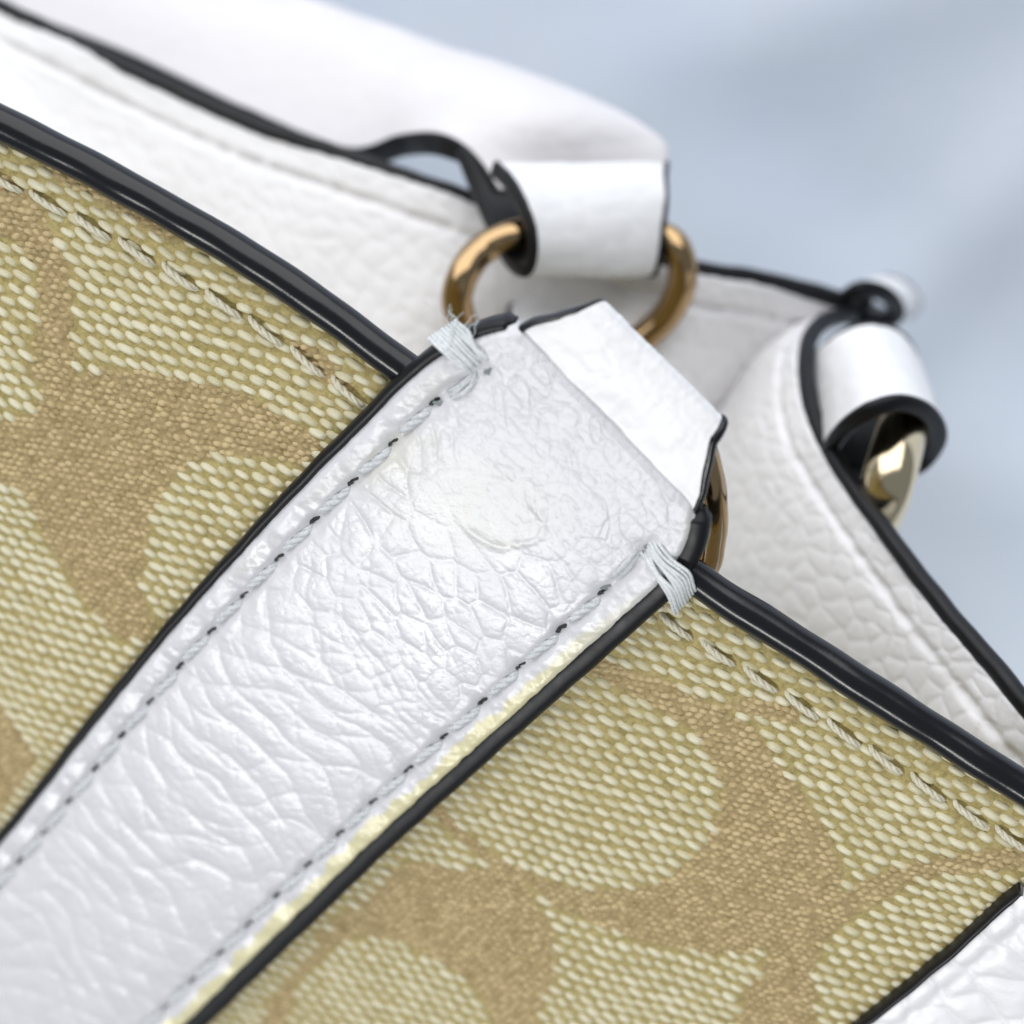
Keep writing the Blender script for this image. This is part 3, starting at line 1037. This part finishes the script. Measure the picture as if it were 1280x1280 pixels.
rg["label"] = "gold ring peeking out beside the front strap fold"

# ------------------------------------------------------------------ leather sheets by lofting two edges


def sheet(name, top_edge, bot_edge, mat, th, n_a, n_c, amp=0.12, cell=2.6, seed=0.0, edge=None, label=None, ebead=(0.9, 0.7), seam=None, flipn=None, parent=None, bulge=0.0, bramp=1e-6, sdepth=0.35):
    """edges: [(px, py, depth)]; returns the object; edge bead along the first edge"""
    a_ = rowcurve(np.array([W(*q_) for q_ in top_edge]), n_a); b_ = rowcurve(np.array([W(*q_) for q_ in bot_edge]), n_a)
    f_ = np.linspace(0, 1, n_c)
    g_ = a_[:, None] * (1 - f_[None, :, None]) + b_[:, None] * f_[None, :, None]
    t1 = nrm(np.gradient(g_, axis=0)); t2 = nrm(np.gradient(g_, axis=1))
    n_ = nrm(np.cross(t1, t2))
    if ((CAMPOS - g_) * n_).sum(-1).mean() < 0:
        n_ = -n_
    al = np.r_[0, np.cumsum(np.linalg.norm(np.diff(a_, axis=0), axis=1))][:, None] * np.ones((1, n_c))
    wd = np.linalg.norm(b_ - a_, axis=1)[:, None]
    cc = f_[None] * wd
    h = amp * (pebble(al, cc, cell, 1.3, seed, 0.5) - 0.5) + 0.35 * vnoise(al / 9, cc / 7, seed + 3)
    if seam:
        h = h - sdepth * np.exp(-((cc - seam) / 0.5) ** 2) * (0.7 + 0.5 * vnoise(al / 1.2, cc * 0, seed + 4))
    h = h + bulge * np.sin(np.pi * f_)[None] * smooth(np.linspace(0, 1, n_a), 0.0, bramp)[:, None]
    h = h - 0.3 * (1 - smooth(cc, 0, 0.8))
    o_ = g_ + n_ * h[..., None]; i_ = g_ - n_ * th
    nn = n_a * n_c
    fc = gridfaces(n_a, n_c) + gridfaces(n_a, n_c, nn, flip=True)
    for i in range(n_a - 1):
        a0, b0 = i * n_c, (i + 1) * n_c
        fc.append((a0, b0, nn + b0, nn + a0)); fc.append((b0 + n_c - 1, a0 + n_c - 1, nn + a0 + n_c - 1, nn + b0 + n_c - 1))
    for e_ in (0, (n_a - 1) * n_c):
        for j in range(n_c - 1):
            fc.append((e_ + j, e_ + j + 1, nn + e_ + j + 1, nn + e_ + j))
    ob = mesh(name, np.vstack([o_.reshape(-1, 3), i_.reshape(-1, 3)]), fc, mat, parent or bag)
    if label:
        ob["label"] = label
    if edge:
        for which in edge:
            j = 0 if which == "top" else n_c - 1
            ou = -t2[:, 0] if which == "top" else t2[:, -1]
            rim("edge_paint", g_[:, j] - n_[:, j] * (th / 2) + ou * 0.05, n_[:, j], ou, th / 2 + ebead[0] * 0.15, ebead[1], MAT["black_dull"], ob, wob=0.03)
    return ob


# back panel: inner facing of the far wall of the bag
BT = [(-260, -110, 200), (-120, -52, 192), (0, 6, 187), (160, 84, 182), (300, 148, 179), (420, 190, 177), (560, 238, 176), (715, 290, 176), (860, 334, 177), (960, 354, 180), (1062, 384, 184)]
BB = [(-360, 220, 192), (-220, 280, 184), (-100, 340, 178), (60, 420, 178), (200, 480, 175), (320, 530, 173), (460, 580, 173), (615, 640, 175), (760, 640, 178), (850, 590, 188), (900, 540, 197)]
sheet("back_panel", BT, BB, MAT["leather_in"], 1.6, 340, 150, 0.15, 1.9, 12, ["top"], "white leather facing inside the far wall of the bag", (0.9, 0.95), seam=3.8, sdepth=0.7)
# side panel with the sharp black edge on the right
ST = [(1062, 384, 184), (1022, 396, 178), (1001, 432, 172), (1004, 500, 166), (1032, 566, 161), (1092, 655, 155), (1160, 745, 150), (1225, 823, 146), (1292, 905, 143), (1400, 1035, 143), (1520, 1160, 144)]
SB = [(985, 420, 196), (940, 450, 194), (900, 490, 191), (872, 560, 185), (868, 640, 178), (905, 740, 171), (985, 850, 164), (1075, 935, 158), (1170, 1010, 153), (1290, 1110, 152), (1420, 1240, 153)]
sheet("side_panel", ST, SB, MAT["leather_in"], 1.5, 340, 160, 0.17, 1.9, 22, ["top"], "white pebbled leather side wall with glossy black edge", (0.9, 0.85), seam=3.4, bulge=0.8, sdepth=0.6)

# leather patch at the lower right corner, over the canvas
CT = [(1010, 1345), (1096, 1272), (1180, 1204), (1240, 1150), (1276, 1118)]
CB = [(1330, 1700), (1416, 1630), (1500, 1560), (1560, 1500), (1596, 1470)]


def flat3(l, h):
    out_ = []
    for x, y in l:
        q_ = proj(A(x, y, h)); out_.append((x, y, float(q_[2])))
    return out_


sheet("corner_patch", flat3(CT, 1.5), flat3(CB, 1.5), MAT["leather_in"], 1.5, 140, 110, 0.4, 3.4, 33, ["top"], "white crumpled leather patch at the corner of the canvas", (0.9, 0.35), seam=2.0)

# ------------------------------------------------------------------ back handle
HU = [(832, 230, 178), (836, 182, 179), (800, 148, 180), (720, 110, 184), (620, 74, 189), (520, 40, 194), (420, 8, 199), (300, -36, 204), (100, -110, 208), (-80, -180, 210)]
HL = [(622, 236, 171), (604, 206, 171.5), (572, 176, 172.5), (538, 166, 175), (496, 170, 179), (430, 184, 184), (300, 132, 190), (150, 62, 196), (-50, -16, 202), (-220, -100, 206)]
hd = sheet("handle", HU, HL, MAT["leather_handle"], 2.2, 240, 70, 0.07, 2.6, 44, ["bottom"], "white leather handle lying blurred behind the back wall", (0.8, 0.42), bulge=3.0, bramp=0.25)


def loop(name, pts, vec, mat, th, label, n_a=90, n_c=44, ho=0.75, parent=None, inside=None):
    """band bent through pts (one end) and extruded along vec; black painted on both end rims"""
    vec = np.asarray(vec, float)
    if vec.ndim == 1:
        vec = np.repeat(vec[None], len(pts), 0)
    cv = catmull(np.hstack([np.array(pts), vec]), n_a)
    c, vecs = cv[:, :3], cv[:, 3:]
    vec = vecs.mean(0)
    axis = nrm(vec)
    t = nrm(np.gradient(c, axis=0))
    n_ = nrm(np.cross(t, axis))
    cen = c.mean(0)
    if ((c - cen) * n_).sum() < 0:
        n_ = -n_
    f_ = np.linspace(0, 1, n_c)
    g_ = c[:, None] + f_[None, :, None] * vecs[:, None]
    al = np.linspace(0, 30, n_a)[:, None] * np.ones((1, n_c)); cc = f_[None] * np.linalg.norm(vec) * np.ones((n_a, 1))
    h = 0.10 * (pebble(al, cc, 2.4, 1.2, 9.0) - 0.5) + 0.12 * vnoise(al / 5, cc / 4, 14)
    o_ = g_ + n_[:, None] * h[..., None]; i_ = g_ - n_[:, None] * th
    nn = n_a * n_c
    fc = gridfaces(n_a, n_c) + gridfaces(n_a, n_c, nn, flip=True)
    for e_ in (0, (n_a - 1) * n_c):
        for j in range(n_c - 1):
            fc.append((e_ + j, e_ + j + 1, nn + e_ + j + 1, nn + e_ + j))
    ob = mesh(name, np.vstack([o_.reshape(-1, 3), i_.reshape(-1, 3)]), fc, mat, parent or bag)
    ob.data.materials.append(MAT["reverse"])
    nq = (n_a - 1) * (n_c - 1)
    ob.data.polygons.foreach_set("material_index", [0] * nq + [1] * nq + [0] * (len(fc) - 2 * nq))
    ob["label"] = label
    for j, sg in ((0, -1), (n_c - 1, 1)):
        rim("edge_paint", g_[:, j] - n_ * th / 2 + axis * sg * 0.1, n_, np.repeat(axis[None] * sg, n_a, 0), th / 2 + 0.12, ho * 0.6, MAT["black_dull"], ob)
    return ob


LP = [(622, 202, 167.5), (641, 221, 165), (657, 249, 163.5), (669, 283, 163), (671, 318, 163.5), (660, 345, 165), (637, 334, 167.5), (615, 292, 170), (594, 244, 172), (574, 194, 173)]
LD = [210, 190, 175, 160, 154, 156, 160, 165, 170, 175]
loop("handle_loop", [W(*q_) for q_ in LP], [W(q_[0] + d_, q_[1], q_[2] + 7) - W(*q_) for q_, d_ in zip(LP, LD)], MAT["leather_smooth"], 1.5, "white leather handle end looped through the back ring")
RP = [(603, 312, 166), (578, 345, 165), (572, 384, 166), (594, 422, 169), (680, 446, 173), (765, 440, 176), (820, 408, 175.5), (850, 362, 173.5), (849, 318, 172), (822, 294, 172), (740, 290, 169.5), (652, 292, 166.5)]
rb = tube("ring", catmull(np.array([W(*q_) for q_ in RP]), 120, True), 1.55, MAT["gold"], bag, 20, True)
rb["label"] = "gold ring joining the back handle to the far wall"
# short tab that ties the back ring to the far wall
BTAB = [(668, 452, 170), (650, 425, 169.5), (640, 396, 171), (640, 380, 174), (652, 388, 177), (662, 430, 179), (650, 480, 180)]
loop("back_tab", [W(*q_) for q_ in BTAB], W(790, 430, 176) - W(650, 425, 169.5), MAT["leather_smooth"], 1.3, "white leather loop holding the back ring", ho=0.6)

# ------------------------------------------------------------------ side loops and hook on the right
SL = [(1024, 570, 163), (1034, 548, 160), (1054, 524, 157), (1086, 503, 155), (1124, 494, 155), (1158, 503, 157), (1178, 524, 160), (1182, 548, 163), (1170, 572, 166), (1150, 590, 168), (1118, 598, 172), (1078, 600, 174), (1040, 590, 172)]
slv = W(1092, 404, 170) - W(1124, 494, 155.5)
loop("side_loop", [W(*q_) for q_ in SL], slv, MAT["leather_smooth"], 1.5, "white leather loop with black rim holding the gold hook", ho=0.9)
SL2 = [(1046, 392, 186), (1052, 366, 184), (1075, 352, 182), (1104, 356, 183), (1124, 372, 185), (1130, 394, 188), (1112, 410, 191), (1080, 412, 192), (1056, 404, 190)]
slv2 = W(1100, 345, 196) - W(1075, 352, 182)
loop("side_loop", [W(*q_) for q_ in SL2], slv2, MAT["leather_smooth"], 1.6, "blurred white leather loop with black rim farther back", ho=0.9)
HK = [(1140, 512, 166), (1126, 545, 161), (1113, 590, 158), (1101, 630, 159.5), (1080, 668, 164), (1045, 690, 171), (1008, 655, 181), (1004, 590, 184), (1050, 510, 178), (1105, 490, 171)]
hk = tube("hook", catmull(np.array([W(*q_) for q_ in HK]), 110, True), 2.45, MAT["gold_lit"], bag, 24, True)
hk["label"] = "polished gold hook passing through the side loop"
